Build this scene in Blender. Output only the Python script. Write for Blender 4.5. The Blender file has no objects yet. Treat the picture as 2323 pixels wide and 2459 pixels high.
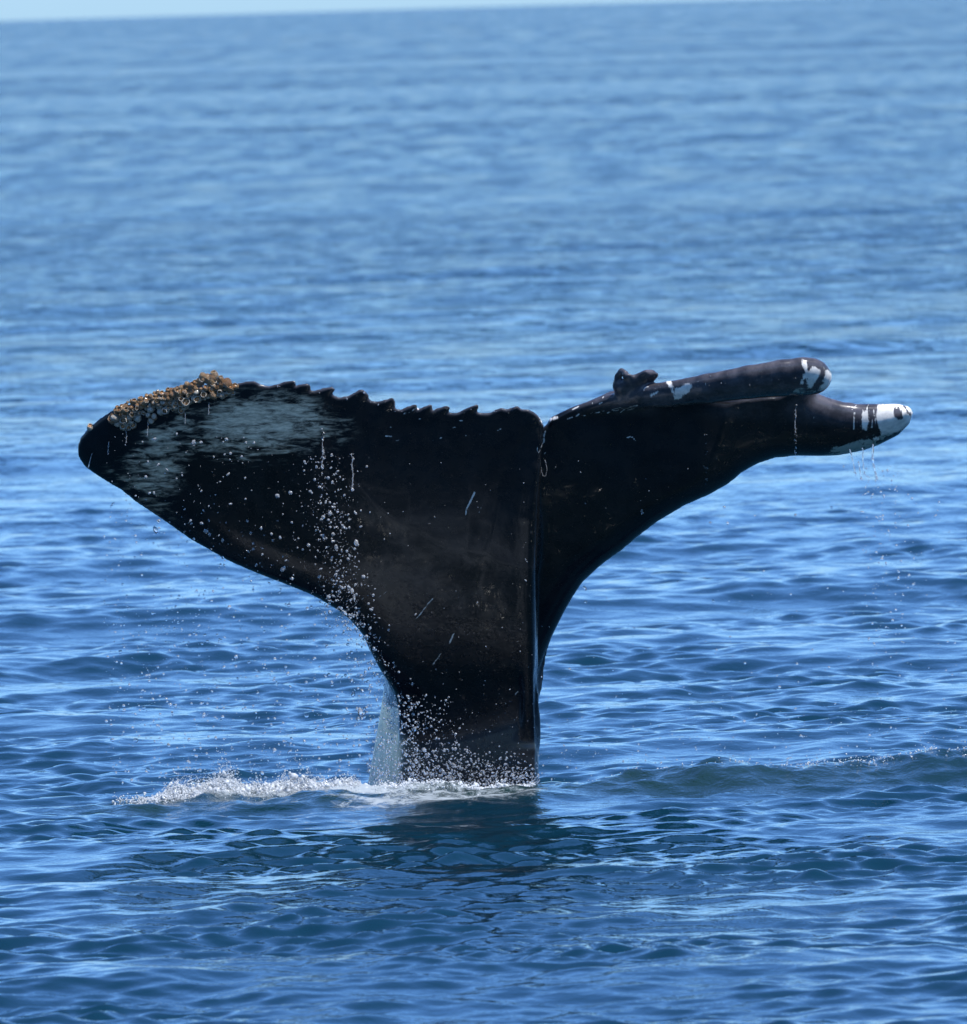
import bpy, math, random
import numpy as np
from mathutils import Vector, Matrix

rng = np.random.default_rng(11)
random.seed(5)
scene = bpy.context.scene
C = scene.collection

# ------------------------------------------------------------------ camera
PW, PH = 2323.0, 2459.0          # photograph size, used to read positions off it
FPX = 40000.0                    # focal length in photograph pixels (long telephoto)
CAM = np.array([0.0, -80.0, 3.80])
PITCH = math.atan((PH / 2 + 2.0) / FPX)
ROLL = math.radians(1.68)
fw = np.array([0, math.cos(PITCH), -math.sin(PITCH)])
r0 = np.array([1.0, 0, 0]); u0 = np.array([0, math.sin(PITCH), math.cos(PITCH)])
rt = math.cos(ROLL) * r0 - math.sin(ROLL) * u0
up = math.sin(ROLL) * r0 + math.cos(ROLL) * u0
cam = bpy.data.cameras.new("camera")
cam.sensor_fit = 'HORIZONTAL'; cam.sensor_width = 36.0
cam.lens = 36.0 * FPX / PW
cam.clip_start = 1.0; cam.clip_end = 30000.0
cam.dof.use_dof = True
cam.dof.focus_distance = 79.5
cam.dof.aperture_fstop = cam.lens / 45.0
camo = bpy.data.objects.new("camera", cam); C.objects.link(camo)
M = Matrix.Identity(4)
for i in range(3):
    M[i][0] = rt[i]; M[i][1] = up[i]; M[i][2] = -fw[i]; M[i][3] = CAM[i]
camo.matrix_world = M
scene.camera = camo

# ------------------------------------------------------------------ sky, sun, exposure
SUN_EL = math.radians(57); SUN_AZ = math.radians(43)     # azimuth: to the right of straight behind the camera
to_sun = Vector((math.sin(SUN_AZ) * math.cos(SUN_EL), -math.cos(SUN_AZ) * math.cos(SUN_EL), math.sin(SUN_EL)))
world = bpy.data.worlds.new("World"); scene.world = world; world.use_nodes = True
wn = world.node_tree; bg = wn.nodes['Background']
sky = wn.nodes.new('ShaderNodeTexSky'); sky.sky_type = 'NISHITA'; sky.sun_disc = False
sky.sun_elevation = SUN_EL
sky.sun_rotation = math.atan2(to_sun.x, to_sun.y)
sky.altitude = 0; sky.air_density = 0.85; sky.dust_density = 0.5; sky.ozone_density = 8.0
wb = wn.nodes.new('ShaderNodeMix'); wb.data_type = 'RGBA'; wb.blend_type = 'MULTIPLY'; wb.inputs[0].default_value = 1.0
wb.inputs[7].default_value = (0.71, 0.945, 1.21, 1)      # the whole sky a little cooler, as the photograph is balanced
wn.links.new(sky.outputs[0], wb.inputs[6]); wn.links.new(wb.outputs[2], bg.inputs[0]); bg.inputs[1].default_value = 0.15
sl = bpy.data.lights.new("sun", 'SUN'); sl.energy = 5.0; sl.angle = math.radians(0.53); sl.color = (1, 0.975, 0.93)
so = bpy.data.objects.new("sun", sl); C.objects.link(so)
so.rotation_euler = (-to_sun).to_track_quat('-Z', 'Y').to_euler()
vs = scene.view_settings
vs.view_transform = 'Standard'; vs.look = 'None'; vs.gamma = 1; vs.exposure = 0.30
scene.render.engine = 'CYCLES'
cy = scene.cycles
cy.use_denoising = True
cy.max_bounces = 10; cy.transmission_bounces = 8; cy.glossy_bounces = 5; cy.diffuse_bounces = 3
cy.caustics_reflective = False; cy.caustics_refractive = False
cy.sample_clamp_indirect = 6.0

# ------------------------------------------------------------------ helpers
def unproject(px, py, y):
    """point in the world that lies at depth y and shows at photograph pixel (px, py)"""
    px = np.asarray(px, float); py = np.asarray(py, float); y = np.asarray(y, float)
    a = (px - PW / 2) / FPX; b = -(py - PH / 2) / FPX
    d = fw[:, None] + rt[:, None] * a.ravel() + up[:, None] * b.ravel()
    t = (y.ravel() - CAM[1]) / d[1]
    return (CAM[:, None] + d * t).T.reshape(px.shape + (3,))

def project(P):
    q = P - CAM
    z = q @ fw
    return PW / 2 + FPX * (q @ rt) / z, PH / 2 - FPX * (q @ up) / z

def mesh_obj(name, v, f, mat=None, parent=None, smooth=True):
    me = bpy.data.meshes.new(name)
    v = np.asarray(v, np.float32)
    f = np.asarray(f, np.int32)
    n = f.shape[1]
    me.vertices.add(len(v)); me.vertices.foreach_set('co', v.ravel())
    me.loops.add(f.size); me.loops.foreach_set('vertex_index', f.ravel())
    me.polygons.add(len(f)); me.polygons.foreach_set('loop_start', np.arange(0, f.size, n, dtype=np.int32))
    me.polygons.foreach_set('loop_total', np.full(len(f), n, np.int32))
    me.polygons.foreach_set('use_smooth', np.full(len(f), smooth))
    me.update(calc_edges=True); me.validate()
    if mat: me.materials.append(mat)
    o = bpy.data.objects.new(name, me); C.objects.link(o)
    if parent: o.parent = parent
    return o

def attr(o, name, arr):
    a = o.data.attributes.new(name, 'FLOAT', 'POINT')
    a.data.foreach_set('value', np.asarray(arr, np.float32).ravel())

def sm(a, b, x):
    t = np.clip((x - a) / (b - a), 0, 1); return t * t * (3 - 2 * t)

def polydist(X, Y, pts, closed=False):
    pts = np.asarray(pts, float)
    best = np.full(X.shape, 1e9)
    n = len(pts)
    for i in range(n if closed else n - 1):
        a = pts[i]; b = pts[(i + 1) % n]; d = b - a
        t = np.clip(((X - a[0]) * d[0] + (Y - a[1]) * d[1]) / max(d @ d, 1e-9), 0, 1)
        best = np.minimum(best, (X - a[0] - t * d[0]) ** 2 + (Y - a[1] - t * d[1]) ** 2)
    return np.sqrt(best)

def inside(X, Y, pts):
    pts = np.asarray(pts, float); r = np.zeros(X.shape, bool); n = len(pts)
    for i in range(n):
        x1, y1 = pts[i]; x2, y2 = pts[(i + 1) % n]
        if y1 == y2: continue
        c = ((y1 > Y) != (y2 > Y)) & (X < (x2 - x1) * (Y - y1) / (y2 - y1) + x1)
        r ^= c
    return r

def sdist(X, Y, pts):
    d = polydist(X, Y, pts, True)
    return np.where(inside(X, Y, pts), d, -d)

def new_mat(name):
    m = bpy.data.materials.new(name); m.use_nodes = True
    nt = m.node_tree; return m, nt, nt.nodes['Principled BSDF']

class NT:
    """small node writer"""
    def __init__(s, nt): s.nt = nt
    def n(s, t, **k):
        o = s.nt.nodes.new(t)
        for a, b in k.items():
            setattr(o, a, b)
        return o
    def link(s, a, b): s.nt.links.new(a, b)
    def val(s, x, sock):
        if hasattr(x, 'is_linked') or hasattr(x, 'links'): s.link(x, sock)
        else: sock.default_value = x
    def math(s, op, a, b=None, clamp=False):
        o = s.n('ShaderNodeMath', operation=op, use_clamp=clamp)
        s.val(a, o.inputs[0])
        if b is not None: s.val(b, o.inputs[1])
        return o.outputs[0]
    def attr(s, name):
        o = s.n('ShaderNodeAttribute', attribute_name=name); return o.outputs['Fac']
    def noise(s, vec, scale, detail=3, rough=0.5, dist=0.0):
        o = s.n('ShaderNodeTexNoise'); s.link(vec, o.inputs['Vector'])
        o.inputs['Scale'].default_value = scale; o.inputs['Detail'].default_value = detail
        o.inputs['Roughness'].default_value = rough; o.inputs['Distortion'].default_value = dist
        return o.outputs['Fac']
    def mapping(s, vec, scale=(1, 1, 1), rot=(0, 0, 0)):
        o = s.n('ShaderNodeMapping'); s.link(vec, o.inputs['Vector'])
        o.inputs['Scale'].default_value = scale; o.inputs['Rotation'].default_value = rot
        return o.outputs[0]
    def ramp(s, x, a, b, lo=0.0, hi=1.0):
        o = s.n('ShaderNodeMapRange', interpolation_type='SMOOTHSTEP'); s.val(x, o.inputs['Value'])
        o.inputs['From Min'].default_value = a; o.inputs['From Max'].default_value = b
        o.inputs['To Min'].default_value = lo; o.inputs['To Max'].default_value = hi
        return o.outputs[0]
    def mix(s, f, a, b):
        o = s.n('ShaderNodeMix', data_type='RGBA'); s.val(f, o.inputs[0])
        for v, k in ((a, 6), (b, 7)):
            if isinstance(v, tuple): o.inputs[k].default_value = v + (1,)
            else: s.link(v, o.inputs[k])
        return o.outputs[2]

# ------------------------------------------------------------------ sea
NW = 124
lam = np.exp(rng.uniform(math.log(0.12), math.log(1.2), NW))
lam[:8] = rng.uniform(4.0, 11.0, 8); lam[8:26] = rng.uniform(1.0, 4.0, 18)
wdir = rng.normal(math.radians(-84), math.radians(46), NW)
wdir[:8] = rng.normal(math.radians(-80), math.radians(16), 8)
slope = 0.165 * np.sqrt(2.0 / NW) * np.where(lam < 0.16, 0.8, 1.0) * np.where((lam > 0.16) & (lam < 0.5), 1.6, 0.7)
slope[:8] = 0.012; slope[8:26] = 0.012
kk = 2 * math.pi / lam
amp = slope / kk
pha = rng.uniform(0, 6.283, NW)

def crest_y(x):   # line of the low wave the tail pushes up in front of itself
    return -0.85 + 0.08 * np.sin(1.7 * x + 0.4) + 0.08 * np.sin(3.9 * x) + np.where(x > 0.4, 0.16 * (x - 0.4), 0) + np.where(x < -1.0, 0.25 * (x + 1.0), 0)

def local_wave(x, y):
    c = crest_y(x)
    a = np.interp(x, [-2.3, -1.75, -1.35, -0.9, -0.4, 0.1, 0.4, 0.9, 1.3, 2.3, 4.0], [0, 0.015, 0.07, 0.06, 0.022, 0.014, 0.045, 0.095, 0.12, 0.12, 0.03])
    a = a * (1 + 0.12 * np.sin(5.7 * x + 2) + 0.10 * np.sin(13 * x))
    t = (y - c)
    z = a * np.exp(-np.where(t < 0, (t / 0.42) ** 2, (t / 0.7) ** 2))
    z -= 0.012 * np.exp(-((t + 1.4) / 0.7) ** 2) * sm(-2.6, -1.2, x) * (1 - sm(1.3, 2.4, x))
    z += np.exp(-((t + 0.05) / 0.4) ** 2) * sm(-2.2, -1.6, x) * (0.008 * np.sin(19 * x + 3 * np.sin(7 * y + 2 * x)) * np.sin(11 * y + 2.2 * np.sin(9 * x)) + 0.004 * np.sin(41 * x + 9 * y) * np.sin(27 * y - 15 * x))
    # curved edge of the smooth patch, lower right
    s = (y + 2.9) - 0.9 * (x - 1.1)
    z += 0.035 * np.exp(-(s / 0.3) ** 2) * sm(0.9, 1.3, x) * (1 - sm(1.7, 2.3, x))
    # fine ripples running up to the right on the smooth patch
    g = np.exp(-((x + 0.75) / 0.85) ** 2 - ((y + 3.4) / 1.2) ** 2)
    q = (y + 3.4) - 0.7 * x + 0.1 * np.sin(4 * x)
    z += g * (0.006 * np.sin(q * 9 + 1.3 * np.sin(2.3 * x)) + 0.004 * np.sin(q * 17 + 2 * x))
    return z

def slick(x, y):   # 1 where the water has been smoothed by the tail
    return np.exp(-((x + 0.25) / 1.3) ** 4 - ((y + 3.2) / 1.3) ** 4)

def sea_disp(X, Y, sp=None):
    dx = np.zeros(X.shape, np.float32); dy = np.zeros_like(dx); dz = np.zeros_like(dx)
    X = X.astype(np.float32); Y = Y.astype(np.float32)
    sk = slick(X, Y).astype(np.float32)
    near = np.exp(-((Y + 0.4) / 0.9) ** 2) * np.exp(-((X - 0.1) / 2.4) ** 4)
    patch = np.clip(0.8 + 0.32 * (np.sin(1.1 * X + 0.9 * Y + 0.6) + np.sin(-1.7 * X + 1.3 * Y + 2.0) + 0.7 * np.sin(2.6 * X + 0.35 * Y) + 0.6 * np.sin(0.5 * X - 2.3 * Y)), 0.25, 1.6).astype(np.float32)
    for i in range(NW):
        w = np.float32(amp[i]) * (patch if lam[i] < 0.45 else np.ones_like(X))
        if lam[i] < 1.2: w *= (1 - 0.05 * sk)
        if sp is not None:
            w *= np.clip((lam[i] / sp - 2.2) / 2.0, 0, 1).astype(np.float32)
        ph = (kk[i] * math.cos(wdir[i])) * X + (kk[i] * math.sin(wdir[i])) * Y + pha[i]
        s = np.sin(ph); c = np.cos(ph)
        dz += w * c
        dx -= 0.75 * w * math.cos(wdir[i]) * s; dy -= 0.75 * w * math.sin(wdir[i]) * s
    dz += local_wave(X, Y).astype(np.float32)
    return dx, dy, dz

def sea_height(x, y):
    x = np.atleast_1d(np.asarray(x, float)); y = np.atleast_1d(np.asarray(y, float))
    return sea_disp(x, y)[2]

def build_sea(mat):
    rows = [1.0, 4, 8, 14, 20, 28, 36, 44, 50, 53, 54.5]
    d = 55.5
    while d < 9000:
        rows.append(d)
        d += max(0.03, min(d * d / 63000 * (0.45 if d < 125 else 0.95), 0.0042 * d if d < 1800 else 1e9))
    rows = np.array(rows)
    fine = np.arange(-0.036, 0.036, 0.0002)
    side = [0.0363, 0.0368, 0.0375, 0.039, 0.041, 0.045, 0.05, 0.06, 0.075, 0.09, 0.1, 0.115, 0.14, 0.18, 0.25, 0.35, 0.5, 0.7, 1.0, 1.3, 1.7, 2.1, 2.6]
    az = np.concatenate([[-math.pi], -np.array(side[::-1]), fine, side])   # the ring closes on itself
    R, A = np.meshgrid(rows, az, indexing='ij')
    X = R * np.sin(A) + CAM[0]; Y = R * np.cos(A) + CAM[1]
    sp = np.gradient(rows)[:, None] * np.ones_like(A)
    sa = R * np.gradient(az)[None, :]
    sp = np.maximum(sp * 0.9, sa * 0.8)
    dx, dy, dz = sea_disp(X, Y, sp)
    V = np.stack([X + dx, Y + dy, dz], -1)
    nr, nc = R.shape
    idx = np.arange(nr * nc).reshape(nr, nc)
    nx = np.roll(idx, -1, 1)
    F = np.stack([idx[:-1], nx[:-1], nx[1:], idx[1:]], -1).reshape(-1, 4)[:, ::-1]
    o = mesh_obj('sea', V.reshape(-1, 3), F, mat)
    x = X.ravel(); y = Y.ravel()
    t = y - crest_y(x)
    foam = 0.60 * np.exp(-((x + 0.28) / 0.56) ** 4) * np.exp(-((t + 0.1) / 0.75) ** 4)
    foam += 0.8 * np.exp(-((x + 1.08) / 0.58) ** 4) * np.exp(-((t - 0.10) / 0.26) ** 4)
    foam += 0.22 * np.exp(-((x - 1.4) / 1.4) ** 4) * np.exp(-((t - 0.1) / 0.22) ** 4)
    foam += 0.36 * np.exp(-((x + 0.1) / 0.9) ** 4) * np.exp(-((t + 0.9) / 0.6) ** 4)
    attr(o, 'foam', foam)
    churn = np.exp(-((t + 0.25) / 0.6) ** 4) * sm(-2.3, -1.7, x) * (1 - 0.5 * sm(1.2, 2.6, x))
    attr(o, 'churn', churn)
    return o

def sea_material():
    m, nt, b = new_mat('sea_water'); N = NT(nt)
    geo = N.n('ShaderNodeNewGeometry'); pos = geo.outputs['Position']
    # ripples too small for the mesh; far out they carry the whole chop
    v2 = N.mapping(pos, (1.0, 0.8, 1), (0, 0, 0.2))
    n1 = N.noise(N.mapping(pos, (1.1, 0.6, 1)), 1.5, 4, 0.6); nA = N.noise(N.mapping(pos, (1.5, 0.24, 1)), 1.5, 3, 0.6); nB = N.noise(N.mapping(pos, (0.55, 0.035, 1)), 1.5, 3, 0.6); nC = N.noise(N.mapping(pos, (0.18, 0.006, 1)), 1.5, 3, 0.6); n2 = N.noise(v2, 8.0, 4, 0.6, 0.3)
    sep = N.n('ShaderNodeSeparateXYZ'); N.link(pos, sep.inputs[0])
    dist = N.math('ADD', sep.outputs[1], 80.0)
    far = N.ramp(dist, 95, 230)
    wind = N.noise(N.mapping(pos, (0.3, 0.5, 1)), 0.018, 3, 0.55)
    gust = N.ramp(wind, 0.36, 0.66, 0.7, 1.25)
    bump1 = N.n('ShaderNodeBump'); bump1.inputs['Distance'].default_value = 1.0
    N.link(N.math('MULTIPLY', N.math('MULTIPLY', far, gust), 1.0), bump1.inputs['Strength']); N.link(n1, bump1.inputs['Height'])
    bump2 = N.n('ShaderNodeBump'); bump2.inputs['Distance'].default_value = 0.03
    churn = N.attr('churn')
    N.link(N.math('ADD', N.math('MULTIPLY', churn, 0.5), 0.22), bump2.inputs['Strength'])
    N.link(n2, bump2.inputs['Height']); N.link(bump1.outputs[0], bump2.inputs['Normal'])
    N.link(bump2.outputs[0], b.inputs['Normal'])
    foam = N.attr('foam')
    fn = N.noise(N.mapping(pos, (1, 0.8, 2.0)), 9.0, 8, 0.78, 0.6)
    ff = N.ramp(N.math('ADD', N.math('MULTIPLY', foam, 0.62), fn), 0.82, 1.08, 0.0, 0.85)
    def lerp(f, x, y):
        return N.math('ADD', N.math('MULTIPLY', x, N.math('SUBTRACT', 1.0, f)), N.math('MULTIPLY', y, f))
    blotch = lerp(N.ramp(dist, 650, 1500), lerp(N.ramp(dist, 180, 420), nA, nB), nC)      # ruffled and calmer patches of chop
    rvar = N.math('MULTIPLY', N.ramp(blotch, 0.30, 0.70, 0.45, 1.55), gust)
    b.inputs['IOR'].default_value = 1.333
    water = N.mix(N.math('MULTIPLY', churn, 0.85), (0.003, 0.024, 0.042), (0.010, 0.030, 0.030))
    N.link(N.mix(ff, water, (0.42, 0.47, 0.50)), b.inputs['Base Color'])
    N.link(N.math('ADD', N.math('MULTIPLY', ff, 0.5), N.math('MULTIPLY', N.ramp(dist, 85, 260, 0.03, 0.15), rvar)), b.inputs['Roughness'])
    return m

sea = build_sea(sea_material()); sea['kind'] = 'structure'

# ------------------------------------------------------------------ whale tail
LEFT_TRAIL = [(1306,1018),(1302,1009),(1292,994),(1282,988),(1268,981),(1253,981),(1248,977),(1241,974),(1231,979),(1219,984),
 (1204,979),(1192,984),(1175,991),(1157,991),(1146,987),(1151,978),(1144,970),(1130,976),(1108,987),(1091,991),(1078,990),(1082,980),(1073,974),
 (1057,980),(1040,985),(1040,978),(1034,971),(1022,976),(1003,983),(1003,976),(997,970),(983,977),(964,983),(949,979),(952,965),(941,954),
 (929,959),(912,963),(902,964),(885,957),(886,948),(873,936),(864,934),(851,942),(834,951),(813,953),(798,946),(806,937),(799,928),(785,931),
 (770,935),(747,937),(748,928),(738,921),(727,921),(710,926),(712,920),(706,913),(689,917),(668,921),(646,925),(625,922),(619,918),(606,915),
 (591,918),(568,920),(540,921),(512,922),(470,928),(431,938),(400,945),(365,953),(325,968)]
LEFT_LEAD = [(325,968),(282,977),(244,1001),(212,1027),(193,1050),(185,1072),(186,1093),(197,1112),(208,1125),(253,1155),(291,1177),
 (328,1207),(384,1244),(421,1270),(458,1296),(496,1317),(533,1339),(570,1357),(608,1373),(645,1388),(693,1406),(740,1425),(768,1439),(796,1456),
 (811,1465),(842,1489),(872,1525),(889,1563),(914,1610),(948,1661),(968,1697),(985,1740),(1010,1800),(1040,1860)]
LEFT_ROOT = [(1220,1860),(1275,1760),(1290,1600),(1291,1400),(1296,1200),(1300,1100)]
RIGHT_TRAIL = [(1312,1019),(1321,1004),(1342,993),(1368,980),(1396,970),(1428,956),(1460,941),(1490,934),(1580,925),(1700,915),(1850,905),(1930,910),(1968,946)]
RIGHT_LEAD = [(1968,946),(1996,956),(2023,964),(2060,969),(2113,969),(2156,969),(2185,977),(2194,990),(2185,1017),(2156,1046),(2113,1068),(2076,1081),(2023,1092),
 (1970,1096),(1916,1094),(1863,1099),(1820,1113),(1783,1134),(1751,1161),(1703,1188),(1644,1214),(1580,1252),(1538,1284),(1495,1320),(1450,1352),
 (1400,1397),(1375,1435),(1353,1474),(1332,1516),(1311,1563),(1296,1606),(1286,1640)]
RIGHT_ROOT = [(1200,1680),(1150,1500),(1150,1300),(1180,1150),(1240,1070),(1290,1040)]

def lean(py):     # the flukes arch over towards the viewer
    s = np.clip((1780 - py) / 820.0, 0, 1.4)
    return -1.0 * s ** 1.15

def smin(a, b, k):
    h = np.clip(0.5 + 0.5 * (b - a) / k, 0, 1)
    return b + (a - b) * h - k * h * (1 - h)

def tubes(gx, gy, gw, F, pts, k):
    """smoothly unite a chain of tapered capsules; pts are (px, py, w, radius)"""
    pts = np.asarray(pts, float)
    S = 500.0
    pad = 0.13
    x0, x1 = pts[:, 0].min() - (pts[:, 3].max() + pad) * S, pts[:, 0].max() + (pts[:, 3].max() + pad) * S
    y0, y1 = pts[:, 1].min() - (pts[:, 3].max() + pad) * S, pts[:, 1].max() + (pts[:, 3].max() + pad) * S
    w0, w1 = pts[:, 2].min() - pts[:, 3].max() - pad, pts[:, 2].max() + pts[:, 3].max() + pad
    ix = np.where((gx >= x0) & (gx <= x1))[0]; iy = np.where((gy >= y0) & (gy <= y1))[0]; iw = np.where((gw >= w0) & (gw <= w1))[0]
    sl_ = np.s_[ix[0]:ix[-1] + 1, iy[0]:iy[-1] + 1, iw[0]:iw[-1] + 1]
    X = (gx[ix] / S)[:, None, None]; Y = (gy[iy] / S)[None, :, None]; W = gw[iw][None, None, :]
    best = np.full((len(ix), len(iy), len(iw)), 9.0, np.float32)
    for a, b in zip(pts[:-1], pts[1:]):
        A = np.array([a[0] / S, a[1] / S, a[2]]); D = np.array([b[0] / S, b[1] / S, b[2]]) - A
        t = np.clip(((X - A[0]) * D[0] + (Y - A[1]) * D[1] + (W - A[2]) * D[2]) / max(D @ D, 1e-9), 0, 1)
        d = np.sqrt((X - A[0] - t * D[0]) ** 2 + (Y - A[1] - t * D[1]) ** 2 + (W - A[2] - t * D[2]) ** 2) - (a[3] + t * (b[3] - a[3]))
        best = smin(best, d.astype(np.float32), 0.012)
    F[sl_] = smin(F[sl_], best, k)

def surface_nets(F, gx, gy, gw):
    neg = F < 0
    nx, ny, nz = F.shape
    cnt = np.zeros((nx - 1, ny - 1, nz - 1), np.int8)
    for i in (0, 1):
        for j in (0, 1):
            for k in (0, 1):
                cnt += neg[i:nx - 1 + i, j:ny - 1 + j, k:nz - 1 + k]
    act = np.argwhere((cnt > 0) & (cnt < 8))
    cid = np.full(cnt.shape, -1, np.int32); cid[tuple(act.T)] = np.arange(len(act))
    acc = np.zeros((len(act), 3)); num = np.zeros(len(act))
    cor = [(i, j, k) for i in (0, 1) for j in (0, 1) for k in (0, 1)]
    val = {c: F[act[:, 0] + c[0], act[:, 1] + c[1], act[:, 2] + c[2]].astype(float) for c in cor}
    for c in cor:
        for ax in range(3):
            if c[ax]: continue
            e = list(c); e[ax] = 1; e = tuple(e)
            a, b = val[c], val[e]
            m = (a < 0) != (b < 0)
            t = np.where(m, a / np.where(m, a - b, 1), 0)
            for q in range(3):
                acc[:, q] += m * (c[q] + (t if q == ax else 0))
            num += m
    g = act + acc / num[:, None]
    V = np.stack([np.interp(g[:, 0], np.arange(nx), gx), np.interp(g[:, 1], np.arange(ny), gy), np.interp(g[:, 2], np.arange(nz), gw)], 1)
    quads = []
    for ax in range(3):
        o1, o2 = [q for q in range(3) if q != ax]
        s0 = [slice(1, -1)] * 3; s0[ax] = slice(0, -1)
        s1 = [slice(1, -1)] * 3; s1[ax] = slice(1, None)
        e = np.argwhere(neg[tuple(s0)] != neg[tuple(s1)])
        off = np.ones(3, int); off[ax] = 0
        e = e + off
        fl = neg[tuple(e.T)]
        c = []
        for d1, d2 in ((-1, -1), (0, -1), (0, 0), (-1, 0)):
            p = e.copy(); p[:, o1] += d1; p[:, o2] += d2
            c.append(cid[tuple(p.T)])
        q = np.stack(c, 1)
        flip = ~fl if ax != 1 else fl
        q[flip] = q[flip][:, ::-1]
        quads.append(q)
    Q = np.concatenate(quads)
    return V, Q

def relax(V, Q, n, lam_=0.5):
    for _ in range(n):
        S = np.zeros_like(V); K = np.zeros(len(V))
        for a in range(4):
            for b in (1, 3):
                np.add.at(S, Q[:, a], V[Q[:, (a + b) % 4]]) if False else None
        i = np.concatenate([Q[:, 0], Q[:, 1], Q[:, 2], Q[:, 3]]); j = np.concatenate([Q[:, 1], Q[:, 2], Q[:, 3], Q[:, 0]])
        for q in range(3):
            S[:, q] = np.bincount(i, V[j, q], len(V)) + np.bincount(j, V[i, q], len(V))
        K = np.bincount(i, minlength=len(V)) + np.bincount(j, minlength=len(V))
        V = V + lam_ * (S / K[:, None] - V)
    return V

def build_whale(mat):
    gx = np.arange(165, 2215, 4.0); gy = np.arange(840, 2060, 4.0); gw = np.arange(-0.40, 1.06, 0.0125)
    PX, PY = np.meshgrid(gx, gy, indexing='ij')
    S = 500.0
    # ---- left fluke, in front
    polyL = LEFT_TRAIL + LEFT_LEAD[1:] + LEFT_ROOT
    inL = inside(PX, PY, polyL)
    dT = polydist(PX, PY, LEFT_TRAIL) / S; dLd = polydist(PX, PY, LEFT_LEAD) / S; dR = polydist(PX, PY, [LEFT_LEAD[-1]] + LEFT_ROOT + [LEFT_TRAIL[0]]) / S
    T = (0.055 + 0.075 * sm(300, 1200, PX) * sm(900, 1400, PY)) * (1 - 0.75 * sm(1540, 1820, PY))
    prof = lambda d, R, T: T * np.sqrt(np.clip(1 - (1 - np.clip(d / R, 0, 1)) ** 2, 0, 1))
    tL = np.minimum(prof(dLd, 0.16, T), np.minimum(prof(dT, 0.02, 0.017) + 0.16 * dT, prof(dR, 0.06, T + 0.02)))
    tL = np.where(inL, tL, -np.minimum(np.minimum(dT, dLd), dR))
    wL = 0.16 * np.clip((1290 - PX) / 1100, 0, 1) ** 2 - 0.05 * np.exp(-((PX - 600) / 300) ** 2) - 0.02 * sm(1000, 1290, PX) + 0.10 * sm(1480, 1820, PY)
    # ---- right fluke, behind
    polyR = RIGHT_TRAIL + RIGHT_LEAD[1:] + RIGHT_ROOT
    inR = inside(PX, PY, polyR)
    eT = polydist(PX, PY, RIGHT_TRAIL) / S; eL = polydist(PX, PY, RIGHT_LEAD) / S; eR = polydist(PX, PY, [RIGHT_LEAD[-1]] + RIGHT_ROOT + [RIGHT_TRAIL[0]]) / S
    lobe = sm(1720, 1900, PX)
    TT = 0.115 - 0.01 * lobe; RR = 0.17 - 0.05 * lobe
    tR = np.minimum(prof(eL, RR, TT), np.minimum(prof(eT, 0.035, 0.035) + 0.12 * eT + sm(1640, 1800, PX) * prof(np.clip(eT - 0.085 * sm(1950, 1860, PX), 0, None), 0.075, 0.085), prof(eR, 0.08, 0.12)))
    tR = np.where(inR, tR, -np.minimum(np.minimum(eT, eL), eR))
    wR = 0.10 + 0.0 * PX + 0.13 * np.clip((PX - 1300) / 900, 0, 1) + 0.10 * sm(1150, 1600, PY)
    Wn = gw[None, None, :].astype(np.float32)
    F = (np.abs(Wn - wL[..., None].astype(np.float32)) - tL[..., None].astype(np.float32))
    FR = (np.abs(Wn - wR[..., None].astype(np.float32)) - tR[..., None].astype(np.float32))
    kn = (0.012 + 0.10 * sm(1060, 1300, PY)).astype(np.float32)[..., None]
    F = smin(F, FR, kn); del FR
    # ---- tail stock: broad dark face, flank turned away on the left, keel on the right
    j0 = np.searchsorted(gy, 1440.0)
    i0, i1 = np.searchsorted(gx, 780.0), np.searchsorted(gx, 1380.0)
    X = (gx[i0:i1] / S)[:, None, None]; Y = gy[j0:][None, :, None]; W = Wn
    # undo the lean below the root so the stock stays upright
    Wy = W + (lean(Y) * (Y < 1780))
    xE = (np.interp(Y, [1440, 1627, 1695, 1760, 1862, 2060], [905, 925, 966, 972, 965, 955])) / S
    xL = np.interp(Y, [1440, 1627, 1866, 2060], [957, 925, 882, 845]) / S
    xK = np.interp(Y, [1440, 1600, 1900, 2060], [1250, 1256, 1252, 1250]) / S
    xR = np.interp(Y, [1440, 1600, 1734, 2060], [1288, 1292, 1294, 1296]) / S
    def smax(a, b, k): return -smin(-a, -b, k)
    yE = 0.02; yK = -0.13
    # front face through E and K
    nx_, ny_ = (yK - yE), -(xK - xE); ln = np.sqrt(nx_ ** 2 + ny_ ** 2)
    front = ((X - xE) * nx_ + (Wy - yE) * ny_) / ln
    kx, ky = 0.16, -(xR - xK); ln = np.sqrt(kx ** 2 + ky ** 2)
    keel = ((X - xK) * kx + (Wy - yK) * ky) / ln
    fx, fy = -0.50, -np.maximum(xE - xL, 0.01); ln = np.sqrt(fx ** 2 + fy ** 2)
    flank = ((X - xE) * fx + (Wy - yE) * fy) / ln
    right = X - xR
    back = Wy - 0.52
    top = (1470 - Y) / S + 0 * X
    col = smax(smax(smax(front, keel, 0.05), flank, 0.05), smax(right, smax(back, top, 0.1), 0.04), 0.03)
    F[i0:i1, j0:, :] = smin(F[i0:i1, j0:, :], col.astype(np.float32), 0.12); del col
    # ---- keel ridge running up the face
    tubes(gx, gy, gw, F, [(1272, 2040, -0.09, 0.03), (1272, 1800, -0.10, 0.03), (1268, 1600, -0.10, 0.028), (1268, 1400, -0.105, 0.026), (1272, 1250, -0.085, 0.022), (1285, 1130, -0.05, 0.015)], 0.05)
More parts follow.
